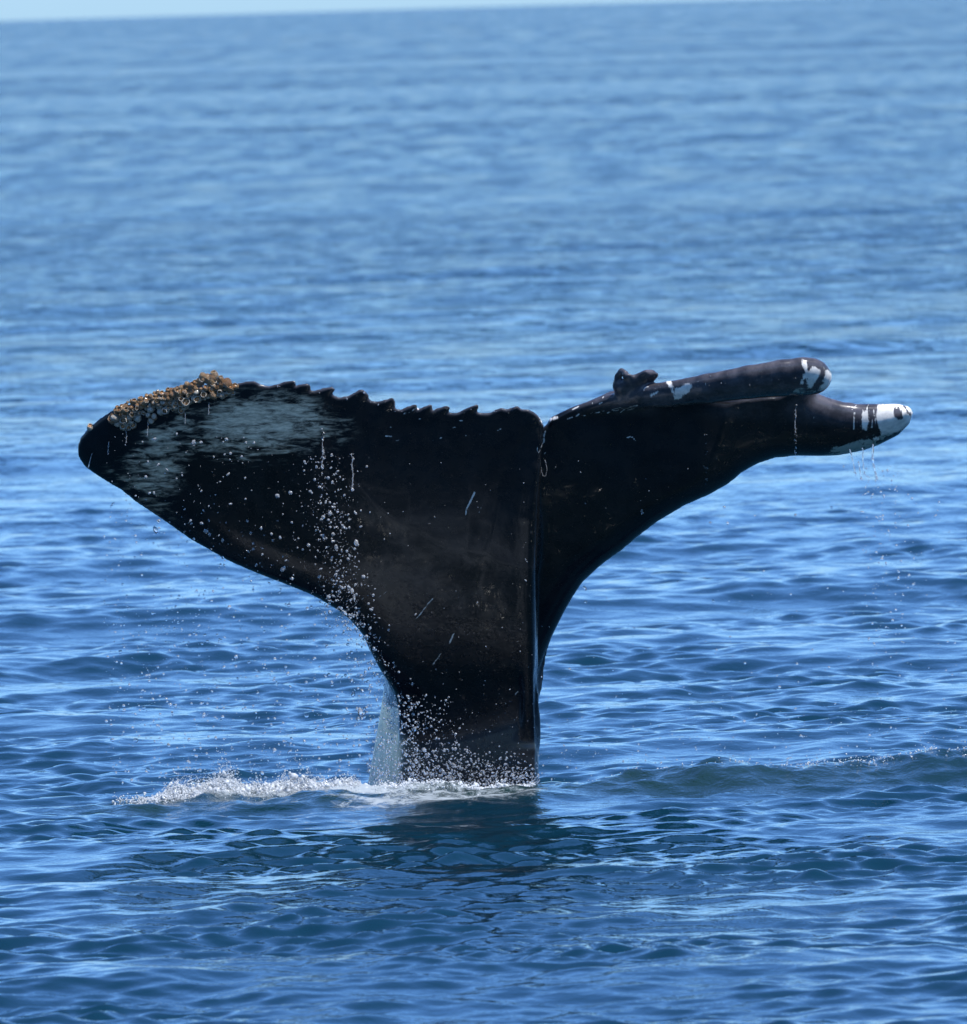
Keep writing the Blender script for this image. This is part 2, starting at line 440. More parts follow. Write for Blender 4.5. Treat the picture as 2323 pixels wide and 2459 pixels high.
    # ---- rolled-over trailing edge of the right fluke
    tubes(gx, gy, gw, F, [(1330, 1010, 0.12, 0.020), (1400, 985, 0.10, 0.026), (1470, 966, 0.08, 0.036), (1540, 952, 0.04, 0.058), (1610, 946, 0.0, 0.062), (1700, 933, -0.07, 0.072), (1800, 917, -0.10, 0.080),
          (1880, 907, -0.09, 0.088), (1930, 903, -0.08, 0.091), (1952, 904, -0.07, 0.088), (1966, 906, -0.06, 0.064)], 0.022)
    # ---- torn knobs standing on it
    tubes(gx, gy, gw, F, [(1500, 948, 0.06, 0.042), (1482, 925, 0.05, 0.022), (1484, 904, 0.05, 0.017), (1493, 892, 0.045, 0.016), (1502, 896, 0.02, 0.014), (1499, 905, 0.0, 0.012)], 0.012)
    tubes(gx, gy, gw, F, [(1495, 932, 0.04, 0.040), (1525, 918, 0.03, 0.036), (1555, 902, 0.03, 0.030), (1566, 899, 0.04, 0.025)], 0.015)
    tubes(gx, gy, gw, F, [(1540, 905, 0.02, 0.022), (1552, 896, 0.0, 0.016)], 0.01)
    tubes(gx, gy, gw, F, [(1568, 905, 0.03, 0.022), (1577, 900, 0.02, 0.013)], 0.01)
    tubes(gx, gy, gw, F, [(1515, 915, 0.02, 0.022), (1514, 902, 0.0, 0.012)], 0.008)
    # ---- thickened tips of the ragged teeth
    for (x, y, dx, dy) in ((1243, 979, -26, 9), (1146, 976, -32, 12), (1075, 979, -26, 7), (1035, 976, -20, 7), (998, 975, -24, 8), (943, 960, -24, 8), (872, 941, -24, 11), (880, 950, -10, 5), (800, 934, -26, 4),
                           (740, 926, -20, 4), (706, 918, -30, 5), (612, 920, -18, 2), (590, 922, -12, 2), (1205, 984, -16, 6)):
        i = np.searchsorted(gx, x); j = np.searchsorted(gy, y)
        tubes(gx, gy, gw, F, [(x, y, wL[i, j] - 0.008, 0.011), (x + dx, y + dy, wL[i, j], 0.012)], 0.012)
    V, Q = surface_nets(F, gx, gy, gw); del F
    px, py, w = V[:, 0], V[:, 1], V[:, 2]
    P = unproject(px, py, w + lean(py))
    P = relax(P, Q, 3, 0.45)
    o = mesh_obj('tail', P, Q, mat)
    return o, P, Q, px, py, w

WHITE = [
 [(2107,970),(2156,967),(2187,974),(2198,992),(2187,1017),(2165,1034),(2140,1043),(2118,1044),(2110,1028),(2105,1000)],
 [(2071,985),(2087,984),(2085,1032),(2070,1031)],
 [(1926,861),(1937,866),(1941,885),(1936,896),(1928,884)],
 [(1934,900),(1952,878),(1970,888),(1968,905),(1958,918),(1950,934),(1940,932),(1938,915)],
 [(1932,896),(1940,898),(1930,922),(1920,926)],
 [(1980,882),(1998,896),(1999,918),(1986,936),(1966,938),(1977,918),(1982,904)],
 [(1618,952),(1622,932),(1640,926),(1652,918),(1662,924),(1656,944),(1642,950),(1634,958),(1620,961)],
 [(1597,911),(1612,914),(1617,930),(1621,944),(1617,949),(1609,932)],
 [(1319,1003),(1342,1000),(1340,1006),(1324,1010),(1318,1016)],
 [(1294,996),(1302,1002),(1306,1014),(1301,1014)],
 [(2096,1052),(2112,1048),(2110,1056),(2098,1060)],
 [(1560,948),(1572,943),(1580,938),(1583,941),(1570,950),(1562,952)],
]
STROKES = [  # (points, half width in photograph pixels)
 ([(2053,986),(2051,1030)],2.6),([(2061,988),(2060,1030)],1.5),([(2099,984),(2094,1028)],2.0),([(2105,990),(2101,1030)],1.6),([(2086,971),(2081,988)],2.0),([(2058,972),(2047,984)],1.6),
 ([(2029,1004),(2029,1026)],1.8),([(1955,1000),(1952,1012),(1958,1014)],1.6),
 ([(1140,1183),(1132,1200),(1121,1222),(1119,1236)],2.8),([(1040,1438),(1028,1450),(1012,1472),(1006,1478)],2.0),([(1090,1521),(1080,1545)],2.4),([(1060,1569),(1040,1596)],1.8),
 ([(1488,984),(1468,988),(1458,992)],1.4),([(1470,984),(1490,979),(1500,983),(1490,991),(1478,993)],1.3),([(1500,983),(1520,976),(1532,973),(1524,980),(1505,985)],1.2),
 ([(1362,1006),(1375,1002)],2.2),([(1384,1000),(1392,994)],2.6),([(1402,998),(1406,997)],2),([(1418,993),(1424,991)],2),([(1428,992),(1440,990)],2.4),([(1445,988),(1452,987)],2),
 ([(1374,984),(1390,976)],2.4),([(1423,967),(1424,970)],2),([(1440,970),(1446,966)],2.6),([(1450,952),(1448,956)],1.6),([(1505,1052),(1514,1048),(1520,1050),(1526,1057)],2.3),
 ([(1104,1010),(1111,1010)],1.8),([(1086,1028),(1093,1026)],1.9),([(1118,1046),(1121,1046)],1.5),([(1126,1045),(1129,1045)],1.4),([(1138,1044),(1142,1044)],1.6),([(1152,1043),(1159,1043)],1.4),
 ([(1196,1034),(1203,1030)],1.8),([(1056,1053),(1061,1051)],1.5),([(1040,1057),(1045,1055)],1.5),([(1060,1087),(1063,1085)],1.7),([(936,1024),(939,1026)],2),([(926,1047),(942,1048)],1.9),([(952,1058),(959,1056)],1.7),
 ([(1006,1006),(1016,1004)],1.8),([(970,993),(975,992)],2.4),([(980,992),(985,990)],2),([(990,986),(1000,980)],1.8),
 ([(1310,1036),(1306,1050),(1308,1062)],2.6),([(1292,1072),(1289,1088)],1.5),([(1305,1060),(1300,1074),(1294,1090)],1.2),([(1310,1086),(1308,1090)],1.5),
 ([(1545,940),(1550,930),(1558,928)],1.6),([(1590,908),(1594,918)],1.5),([(1582,923),(1590,932)],1.3),([(1677,925),(1677,933)],1.6),([(1693,917),(1697,926)],1.8),
 ([(875,1435),(840,1462),(815,1472)],1.0),([(938,1415),(898,1442)],0.9),([(1010,1476),(990,1492)],1.2),([(1198,1664),(1215,1690)],1.3),([(1236,1668),(1246,1660)],1.6),([(1238,1665),(1237,1688)],1.3),
 ([(1160,1210),(1150,1232)],0.9),([(1195,1168),(1192,1175)],1.4),
]
BLACK_OVAL = [(2150,978),(2158,976),(2164,984),(2168,996),(2170,1006),(2160,1007),(2150,1000),(2147,988)]
GREY_PATCH = [(300,1100),(320,1070),(350,1030),(420,995),(500,962),(560,948),(640,945),(720,944),(750,960),(790,985),(830,1005),(850,1035),(820,1060),(780,1075),(730,1088),(690,1098),(640,1105),(560,1115),(500,1105),(450,1120),(440,1150),(405,1190),(410,1240),(380,1238),(340,1205),(290,1170),(250,1145),(262,1120)]
GREY_CORE = [(480,985),(560,955),(650,950),(715,952),(738,985),(735,1020),(700,1060),(640,1075),(560,1090),(500,1060),(470,1020)]

def skin_material():
    m, nt, b = new_mat('wet_whale_skin'); N = NT(nt)
    geo = N.n('ShaderNodeNewGeometry'); pos = geo.outputs['Position']
    wob = N.noise(pos, 60, 3, 0.6)
    wob2 = N.noise(N.mapping(pos, (90, 40, 16), (0, math.radians(20), 0)), 1.0, 4, 0.65)
    white = N.ramp(N.math('ADD', N.attr('white'), N.math('ADD', N.math('MULTIPLY', N.math('SUBTRACT', wob, 0.5), 8.0), N.math('MULTIPLY', N.math('SUBTRACT', wob2, 0.55), 15.0))), -2.0, 2.2)
    stroke = N.ramp(N.math('ADD', N.attr('stroke'), N.math('MULTIPLY', N.math('SUBTRACT', wob, 0.5), 3.0)), -0.4, 0.7)
    # brushed grey bloom on the left fluke: streaks rise to the right
    st = N.mapping(pos, (6, 1, 26), (0, math.radians(14), 0))
    sn = N.noise(st, 1.6, 5, 0.68, 0.6)
    blot = N.noise(pos, 5.0, 4, 0.6)
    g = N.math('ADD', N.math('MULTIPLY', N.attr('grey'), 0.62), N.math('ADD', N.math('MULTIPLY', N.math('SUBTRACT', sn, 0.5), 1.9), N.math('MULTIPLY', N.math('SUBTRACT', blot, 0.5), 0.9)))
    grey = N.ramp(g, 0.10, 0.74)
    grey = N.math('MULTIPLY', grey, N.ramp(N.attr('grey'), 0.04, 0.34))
    mot = N.noise(pos, 26, 5, 0.65, 0.4)
    mg = N.ramp(N.math('ADD', N.math('MULTIPLY', N.attr('mottle'), 0.5), mot), 0.80, 0.93)
    dark = N.mix(N.ramp(N.noise(pos, 7, 4, 0.6), 0.35, 0.7), (0.0065, 0.0078, 0.0098), (0.0115, 0.0128, 0.0152))
    dark = N.mix(N.attr('sunlit_tone'), dark, N.mix(N.ramp(N.noise(pos, 11, 4, 0.65), 0.35, 0.7), (0.040, 0.038, 0.043), (0.10, 0.092, 0.102)))  # sunlit parts of the black skin get a paler mottled colour
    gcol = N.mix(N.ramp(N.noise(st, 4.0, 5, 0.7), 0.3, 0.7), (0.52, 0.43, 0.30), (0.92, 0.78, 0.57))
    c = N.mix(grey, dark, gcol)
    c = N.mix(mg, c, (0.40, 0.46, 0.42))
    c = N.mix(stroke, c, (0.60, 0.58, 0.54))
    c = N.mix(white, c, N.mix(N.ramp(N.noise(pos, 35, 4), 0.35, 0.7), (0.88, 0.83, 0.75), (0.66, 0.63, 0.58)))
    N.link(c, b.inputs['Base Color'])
    b.inputs['IOR'].default_value = 1.34; b.inputs['Specular IOR Level'].default_value = 0.35
    N.link(N.ramp(N.noise(pos, 18, 3), 0.3, 0.7, 0.20, 0.36), b.inputs['Roughness'])
    bn = N.noise(N.mapping(pos, (1, 1, 0.16)), 40, 4, 0.6)
    bl = N.noise(N.mapping(pos, (1, 1, 1)), 9, 3, 0.5)
    b1 = N.n('ShaderNodeBump'); b1.inputs['Strength'].default_value = 0.11; b1.inputs['Distance'].default_value = 0.01; N.link(bn, b1.inputs['Height'])
    b2 = N.n('ShaderNodeBump'); b2.inputs['Strength'].default_value = 0.07; b2.inputs['Distance'].default_value = 0.03; N.link(bl, b2.inputs['Height']); N.link(b1.outputs[0], b2.inputs['Normal'])
    N.link(b2.outputs[0], b.inputs['Normal'])
    b.inputs['Coat Weight'].default_value = 0.75; b.inputs['Coat Roughness'].default_value = 0.035; b.inputs['Coat IOR'].default_value = 1.33
    return m

whale = bpy.data.objects.new('whale', None); C.objects.link(whale)
whale['label'] = 'black whale tail with barnacled left fluke and curled right fluke rising from the sea'
whale['category'] = 'whale'
tail, TP, TQ, tpx, tpy, tw = build_whale(skin_material())
tail.parent = whale
fn_ = np.zeros(len(TP) * 3, np.float32)
tail.data.vertex_normals.foreach_get('vector', fn_); TN = fn_.reshape(-1, 3)
vis = TN @ (CAM / np.linalg.norm(CAM))          # side of the flukes that carries the markings
front_ok = sm(-0.25, 0.05, vis)
sel = (tpx > 1290) & (tpy < 1100)
wd = np.full(len(TP), -30.0)
for p in WHITE:
    pa = np.array(p); m = (tpx > pa[:, 0].min() - 20) & (tpx < pa[:, 0].max() + 20) & (tpy > pa[:, 1].min() - 20) & (tpy < pa[:, 1].max() + 20)
    wd[m] = np.maximum(wd[m], sdist(tpx[m], tpy[m], p))
m = (tpx > 2120) & (tpy < 1060)
wd[m] = np.minimum(wd[m], -sdist(tpx[m], tpy[m], BLACK_OVAL))
wd[m] = np.minimum(wd[m], polydist(tpx[m], tpy[m], [(2172, 975), (2182, 990), (2190, 1000)]) - 1.4)
sd_ = np.full(len(TP), -30.0)
for p, hw in STROKES:
    pa = np.array(p); m = (tpx > pa[:, 0].min() - 20) & (tpx < pa[:, 0].max() + 20) & (tpy > pa[:, 1].min() - 20) & (tpy < pa[:, 1].max() + 20)
    sd_[m] = np.maximum(sd_[m], 0.72 * hw - polydist(tpx[m], tpy[m], p))
attr(tail, 'white', np.where(front_ok > 0.5, wd, -30)); attr(tail, 'stroke', np.where(front_ok > 0.5, sd_, -30))
m = tpx < 1050
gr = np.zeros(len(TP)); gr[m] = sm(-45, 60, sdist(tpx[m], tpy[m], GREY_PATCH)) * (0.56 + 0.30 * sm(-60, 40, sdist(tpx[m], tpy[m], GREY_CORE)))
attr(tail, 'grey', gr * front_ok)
attr(tail, 'sunlit_tone', np.maximum(sm(990, 955, tpy - 0.06 * (tpx - 1300)) * (tpx > 1300) * np.maximum(sm(0.10, 0.02, tw), np.maximum(sm(1600, 1540, tpx), sm(1800, 1985, tpx))), sm(9, 3, polydist(tpx, tpy, LEFT_TRAIL)) * 0.7))  # sunlight painted as paler skin on roll, lobe and ragged edge; dark under roll
mo = np.exp(-((tpx - 2045) / 75) ** 4) * sm(1048, 1072, tpy + 0.25 * (tpx - 2045)) * (tpy < 1110) + 0.8 * np.exp(-((tpx - 1935) / 38) ** 4) * np.exp(-((tpy - 938) / 11) ** 2) + 0.7 * np.exp(-((tpx - 2150) / 45) ** 4) * np.exp(-((tpy - 1038) / 14) ** 2)
attr(tail, 'mottle', mo * (tpx > 1880) * front_ok)


# ------------------------------------------------------------------ front of the whale, for things that sit on it or fall before it
BIN = 8.0
fd = np.full((300, 320), 9.0)
bi = np.clip((tpx / BIN).astype(int), 0, 299); bj = np.clip((tpy / BIN).astype(int), 0, 319)
np.minimum.at(fd, (bi, bj), TP[:, 1])
def front_depth(px, py, default=None):
    px = np.atleast_1d(px); py = np.atleast_1d(py)
    v = fd[np.clip((px / BIN).astype(int), 0, 299), np.clip((py / BIN).astype(int), 0, 319)]
    return np.where(v > 5, lean(py) if default is None else default, v)

# ------------------------------------------------------------------ barnacles (parts of the whale)
def barnacle_meshes(n, shell_mat):
    out = []
    for q in range(n):
        r = np.random.default_rng(100 + q)
        K = 14
        th = np.arange(K) / K * 6.2832
        ridge = 1 + 0.07 * np.cos(th * 6 + r.uniform(0, 6)) + r.normal(0, 0.03, K)
        rim = 1 + r.normal(0, 0.10, K)
        h = r.uniform(0.75, 1.15)
        rings = [(1.0, -0.25), (1.02, 0.05), (0.98, 0.4 * h), (0.84, 0.75 * h), (0.74, 1.0 * h), (0.66, 0.99 * h), (0.60, 0.84 * h), (0.56, 0.55 * h)]
        V = []
        for k, (ra, z) in enumerate(rings):
            f = ridge if k < 4 else (ridge + rim) / 2
            zz = z + (0.10 * (rim - 1) * 3 if 3 < k < 6 else 0)
            V.append(np.stack([ra * f * np.cos(th), ra * f * np.sin(th), np.broadcast_to(zz, K)], 1))
        V = np.concatenate(V)
        idx = np.arange(len(rings) * K).reshape(len(rings), K); nx = np.roll(idx, -1, 1)
        F = np.stack([idx[:-1], nx[:-1], nx[1:], idx[1:]], -1).reshape(-1, 4)
        o = mesh_obj('barnacle', V, F, shell_mat); out.append(o)
    return out

def shell_material():
    m, nt, b = new_mat('barnacle_shell'); N = NT(nt)
    tc = N.n('ShaderNodeTexCoord').outputs['Object']
    sep = N.n('ShaderNodeSeparateXYZ'); N.link(tc, sep.inputs[0])
    oinf = N.n('ShaderNodeObjectInfo'); oi = oinf.outputs['Random']; oc = N.n('ShaderNodeSeparateColor'); N.link(oinf.outputs['Color'], oc.inputs[0]); pale = oc.outputs[0]
    n1 = N.noise(tc, 2.2, 4, 0.6); n2 = N.noise(N.mapping(tc, (4, 4, 0.7)), 2.5, 3, 0.6)
    c = N.mix(N.ramp(N.math('ADD', n1, N.math('SUBTRACT', 0.5, pale)), 0.30, 0.75), (0.88, 0.78, 0.60), (0.56, 0.35, 0.17))
    c = N.mix(N.ramp(N.math('ADD', N.math('MULTIPLY', n2, 0.5), N.math('MULTIPLY', oi, 0.6)), 0.34, 0.80), c, (0.42, 0.22, 0.09))
    c = N.mix(N.ramp(N.math('ADD', sep.outputs[2], N.math('MULTIPLY', N.math('ADD', n1, pale), 0.5)), 1.22, 1.6), c, (0.88, 0.80, 0.66))
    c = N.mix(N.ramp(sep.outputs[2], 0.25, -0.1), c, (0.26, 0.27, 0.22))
    N.link(c, b.inputs['Base Color']); b.inputs['Roughness'].default_value = 0.28
    bp = N.n('ShaderNodeBump'); bp.inputs['Strength'].default_value = 0.8; bp.inputs['Distance'].default_value = 0.25; N.link(n2, bp.inputs['Height']); N.link(bp.outputs[0], b.inputs['Normal'])
    b.inputs['Coat Weight'].default_value = 0.5; b.inputs['Coat Roughness'].default_value = 0.08
    return m

def opening_material():
    m, nt, b = new_mat('barnacle_opening'); N = NT(nt)
    tc = N.n('ShaderNodeTexCoord').outputs['Object']
    N.link(N.mix(N.ramp(N.noise(tc, 3.0, 3), 0.4, 0.65), (0.16, 0.060, 0.022), (0.50, 0.28, 0.12)), b.inputs['Base Color'])
    b.inputs['Roughness'].default_value = 0.22
    return m

smat = shell_material()
shells = barnacle_meshes(7, smat)
for q in range(4):          # worn, closed ones
    rq = np.random.default_rng(300 + q); Kq = 12; tq = np.arange(Kq) / Kq * 6.2832
    rings = [(1.0, -0.3), (1.03, 0.1), (0.92, 0.45), (0.66, 0.78), (0.34, 0.93), (0.05, 0.90)]
    vq = np.concatenate([np.stack([ra * (1 + rq.normal(0, 0.07, Kq)) * np.cos(tq), ra * (1 + rq.normal(0, 0.07, Kq)) * np.sin(tq), z + rq.normal(0, 0.04, Kq)], 1) for ra, z in rings])
    iq = np.arange(len(rings) * Kq).reshape(-1, Kq); nq = np.roll(iq, -1, 1)
    shells.append(mesh_obj('barnacle', vq, np.stack([iq[:-1], nq[:-1], nq[1:], iq[1:]], -1).reshape(-1, 4), smat))
om = opening_material()
K = 10; th = np.arange(K) / K * 6.2832
ov = np.concatenate([np.stack([0.60 * np.cos(th), 0.60 * np.sin(th), np.full(K, 0.56)], 1), np.stack([0.30 * np.cos(th), 0.17 * np.sin(th), np.full(K, 0.76)], 1), [[0, 0, 0.70]]])
oq = [(i, (i + 1) % K, K + (i + 1) % K, K + i) for i in range(K)]
ot = [(K + i, K + (i + 1) % K, 2 * K) for i in range(K)]
ome = bpy.data.meshes.new('opening'); ome.from_pydata(ov.tolist(), [], oq + ot); ome.materials.append(om)
BAND = [(262,1004),(284,972),(325,957),(365,942),(432,928),(480,910),(512,903),(545,912),(566,924),(562,944),(520,950),(500,956),(465,968),(430,988),(392,978),(352,984),(334,1004),(304,1018),(285,1024)]
r = np.random.default_rng(7)
spots = []
tries = 0
while len(spots) < 150 and tries < 20000:
    tries += 1
    p = (r.uniform(258, 570), r.uniform(898, 1028))
    P_ = np.array([p[0]]), np.array([p[1]])
    if not inside(*P_, BAND)[0]: continue
    rad = r.choice([4.5, 6, 7.5, 8.5, 10, 12], p=[.2, .22, .24, .18, .11, .05])
    if all((p[0] - q[0]) ** 2 + (p[1] - q[1]) ** 2 > (0.60 * (rad + q[2])) ** 2 for q in spots): spots.append((p[0], p[1], rad))
spots += [(276,1003,11),(298,1000,10),(311,1001,9),(328,1002,11),(289,1014,8),(304,1013,9),(320,1021,8),(296,1024,8),(308,1026,8),(217,1025,9),
          (398,985,8),(384,988,9),(370,1000,9),(363,1010,8),(356,996,8),(421,972,10),(446,966,11),(437,967,12),(474,958,11),(511,947,9),(508,912,9),(515,900,10),(497,905,9),(546,918,13),(487,902,8)]
fr = (vis > 0.02) & (tpx < 640)
fx_, fy_, fP, fN = tpx[fr], tpy[fr], TP[fr], TN[fr]
for n, (bx, by, rad) in enumerate(spots):
    dd = (fx_ - bx) ** 2 + (fy_ - by) ** 2
    k = np.argmin(dd)
    p = unproject(np.array([bx]), np.array([by]), np.array([fP[k, 1]]))[0]
    # shells above the edge of the skin sit on their neighbours; they stay rooted in the edge
    off = math.sqrt(dd[k])
    nrm = Vector(fN[k]) * 0.9 + Vector((0.10, -0.75, 0.50)) + Vector(r.normal(0, 0.42, 3))
    nrm.normalize()
    src = shells[n % 11]
    o = src if n < 11 else src.copy()
    if n >= 11: C.objects.link(o)
    o.parent = whale
    sc = rad / 500.0 * r.uniform(1.0, 1.2)
    o.scale = (sc, sc * r.uniform(0.75, 1.05), sc * r.uniform(0.7, 1.35))
    o.rotation_mode = 'QUATERNION'
    from mathutils import Quaternion
    o.rotation_quaternion = nrm.to_track_quat('Z', 'Y') @ Quaternion((0, 0, 1), r.uniform(0, 6.28))
    low = np.interp(bx, [215, 285, 325, 365, 432, 512, 566], [1000, 975, 958, 944, 930, 906, 918])
    o.color = (float(np.clip((by - low - 12) / 40 + r.normal(0.1, 0.28), 0, 1)),) * 3 + (1,)
    o.location = Vector(p) - nrm * sc * 0.35
    if n % 11 < 7:
        a = bpy.data.objects.new('opening', ome); C.objects.link(a); a.parent = o

# ------------------------------------------------------------------ water in the air
import bmesh
def ico(sub):
    bm = bmesh.new(); bmesh.ops.create_icosphere(bm, subdivisions=sub, radius=1.0)
    v = np.array([x.co[:] for x in bm.verts]); bm.verts.ensure_lookup_table()
    f = np.array([[q.index for q in x.verts] for x in bm.faces]); bm.free(); return v, f
ICO1, ICO2, ICO3 = ico(1), ico(2), ico(3)

def blobs(name, P, rad, mat, base, stretch=0.35, lump=0.12, seed=0):
    r = np.random.default_rng(seed)
    bv, bf = base; n = len(P); k = len(bv)
    S = np.exp(r.normal(0, stretch, (n, 1, 3)) * 0.7) * np.array([0.92, 0.92, 1.18])
    L = 1 + r.normal(0, lump, (n, k, 1))
    a = r.normal(0, 0.7, n); ca, sa = np.cos(a)[:, None], np.sin(a)[:, None]
    v = bv[None] * S * L * np.asarray(rad)[:, None, None]
    x = v[..., 0] * ca - v[..., 2] * sa; z = v[..., 0] * sa + v[..., 2] * ca
    v = np.stack([x, v[..., 1], z], -1) + np.asarray(P)[:, None, :]
    f = (bf[None] + (np.arange(n) * k)[:, None, None]).reshape(-1, 3)
    if name is None: return v.reshape(-1, 3), f
    return mesh_obj(name, v.reshape(-1, 3), f, mat)

def drop_material():
    m, nt, b = new_mat('clear_water_drop'); N = NT(nt)
    b.inputs['Base Color'].default_value = (0.97, 0.98, 1.0, 1)
    b.inputs['Transmission Weight'].default_value = 0.80
    b.inputs['IOR'].default_value = 1.33; b.inputs['Roughness'].default_value = 0.12
    return m

def foam_material():
    m, nt, b = new_mat('white_foam'); N = NT(nt)
    b.inputs['Base Color'].default_value = (0.60, 0.63, 0.65, 1)
    b.inputs['Transmission Weight'].default_value = 0.2; b.inputs['IOR'].default_value = 1.25
    b.inputs['Roughness'].default_value = 0.2
    b.inputs['Coat Weight'].default_value = 0.6; b.inputs['Coat Roughness'].default_value = 0.06
    return m
dmat = drop_material(); fmat = foam_material()
tmat = drop_material(); tmat.name = 'running_water'; tmat.node_tree.nodes['Principled BSDF'].inputs['Transmission Weight'].default_value = 0.84

def scatter(n, fx, fy, lo, hi, seed, gap=(0.05, 0.4), size=1.0, depth=None):
    """n drops: photograph-space samplers fx, fy; radius in photograph pixels lo..hi, mostly small"""
    r = np.random.default_rng(seed)
    px = fx(r, n); py = fy(r, n, px)
    y = (front_depth(px, py) if depth is None else np.full(n, depth)) - r.uniform(gap[0], gap[1], n)
    P = unproject(px, py, y)
    u = r.uniform(0, 1, n) ** 3.2
    return P, (lo + (hi - lo) * u) / 500.0
U = lambda a, b: (lambda r, n: r.uniform(a, b, n))
U3 = lambda a, b: (lambda r, n, px: r.uniform(a, b, n))
G = lambda c, s_: (lambda r, n: r.normal(c, s_, n))
sets = [
 # curtain falling from the notches of the left fluke, drifting right as it falls
 scatter(330, G(0, 1), lambda r, n, px: 1090 + 400 * r.uniform(0, 1, n) ** 0.75, 1.3, 5.2, 1),
]
def curtain(r, n):
    py = 1085 + 420 * r.uniform(0, 1, n) ** 0.8
    px = r.normal(775, 30, n) + (py - 1085) * 0.14 + r.normal(0, 14, n) + np.where(r.uniform(0, 1, n) < 0.3, r.normal(-40, 70, n), 0)
    return px, py
sets = []
def add(px, py, lo, hi, seed, gap=(0.05, 0.4), depth=None):
    r = np.random.default_rng(seed)
    y = (front_depth(px, py) if depth is None else np.full(len(px), depth)) - r.uniform(gap[0], gap[1], len(px))
    P = unproject(px, py, y)
    u = r.uniform(0, 1, len(px)) ** 3.0
    sets.append((P, 0.84 * (lo + (hi - lo) * u) / 500.0))
r = np.random.default_rng(21)
px, py = curtain(r, 760); add(px, py, 0.9, 4.0, 1)
n = 150; px = r.uniform(250, 620, n); py = r.uniform(1040, 1330, n); k = py < 980 + 0.62 * px + 40; add(px[k], py[k], 1.1, 4.2, 2)       # before the left half of the fluke
n = 600; px = r.uniform(250, 700, n); py = r.uniform(1180, 1560, n); add(px, py, 1.3, 4.0, 3, depth=-0.3)
n = 1100; px = r.uniform(255, 930, n); py = 1500 + 385 * r.uniform(0, 1, n) ** 0.9; add(px, py, 1.2, 4.6, 4, depth=-0.2)
n = 650; t = r.uniform(0, 1, n); px = 800 + 165 * t ** 0.85 + r.normal(0, 32, n); py = 1450 + 300 * t + r.normal(0, 30, n); add(px, py, 0.9, 4.0, 5)   # along the leading edge
n = 900; px = r.normal(985, 62, n); py = 1900 - 230 * r.uniform(0, 1, n) ** 1.5; add(px, py, 0.9, 3.8, 6, depth=-0.25)
n = 2600; px = r.uniform(885, 1295, n); py = 1908 - np.abs(r.normal(0, 62, n)) * (1.25 - 0.7 * (px - 885) / 410); add(px, py, 1.0, 3.6, 7, depth=-0.25)
n = 340; px = r.uniform(1300, 2310, n); py = r.uniform(1130, 1850, n); k = py > 1500 - 0.45 * (px - 1300); add(px[k], py[k], 1.2, 4.0, 8, depth=-0.3)
n = 320; px = r.uniform(1300, 2323, n); py = 1880 - np.abs(r.normal(0, 90, n)) - 0.03 * (px - 1300); add(px, py, 1.1, 3.2, 9, depth=-0.4)
n = 420; px = r.uniform(1830, 2330, n); py = 1862 - 0.035 * (px - 1830) - np.abs(r.normal(0, 19, n)); add(px, py, 1.0, 3.4, 10, depth=-0.45)
n = 90; px = r.uniform(1000, 1290, n); py = r.uniform(1400, 1760, n); add(px, py, 0.9, 2.2, 11)
n = 80; px = r.uniform(880, 1900, n); py = r.uniform(1100, 1400, n); k = py < 1560 - 0.22 * px; add(px[k], py[k], 0.8, 2.2, 12)
n = 180; px = r.normal(2110, 34, n); py = 1120 + 480 * r.uniform(0, 1, n) ** 1.2; add(px + (py - 1130) * 0.08, py, 1.4, 4.2, 13, depth=-0.75)
for x, y0, y1, n in ((1911, 960, 1110, 22), (1697, 1040, 1165, 16), (775, 1030, 1190, 34), (847, 1090, 1190, 20), (1262, 1200, 1400, 9), (1540, 1190, 1290, 6)):
    px = r.normal(x, 2.2, n); py = r.uniform(y0, y1, n); add(px, py, 1.2, 3.2, int(x), gap=(0.02, 0.05))
te = np.array(LEFT_TRAIL[:66]); k = r.integers(0, len(te), 70); add(te[k, 0] + r.normal(0, 4, 70), te[k, 1] + r.uniform(0, 9, 70), 0.9, 2.4, 15, gap=(0.0, 0.012))     # beads on the ragged edge
n = 60; px = r.uniform(1560, 1990, n); py = 862 + 0.03 * (1990 - px) + r.uniform(0, 60, n); add(px, py, 0.7, 1.8, 16, gap=(0.0, 0.004))
DP = np.concatenate([a for a, b in sets]); DR = np.concatenate([b for a, b in sets])
h = sea_height(DP[:, 0], DP[:, 1]); ok = DP[:, 2] > h + 0.004
DP, DR = DP[ok], DR[ok]
fat = DR > 2.0 / 500
va, fa = blobs(None, DP[fat], DR[fat], None, ICO2, 0.25, 0.02, 3); vb, fb = blobs(None, DP[~fat], DR[~fat], None, ICO1, 0.25, 0.02, 4)
spray = mesh_obj('spray', np.concatenate([va, vb]), np.concatenate([fa, fb + len(va)]), dmat)
spray['kind'] = 'stuff'; spray['label'] = 'fine clear spray of droplets around the whale tail'; spray['category'] = 'spray'

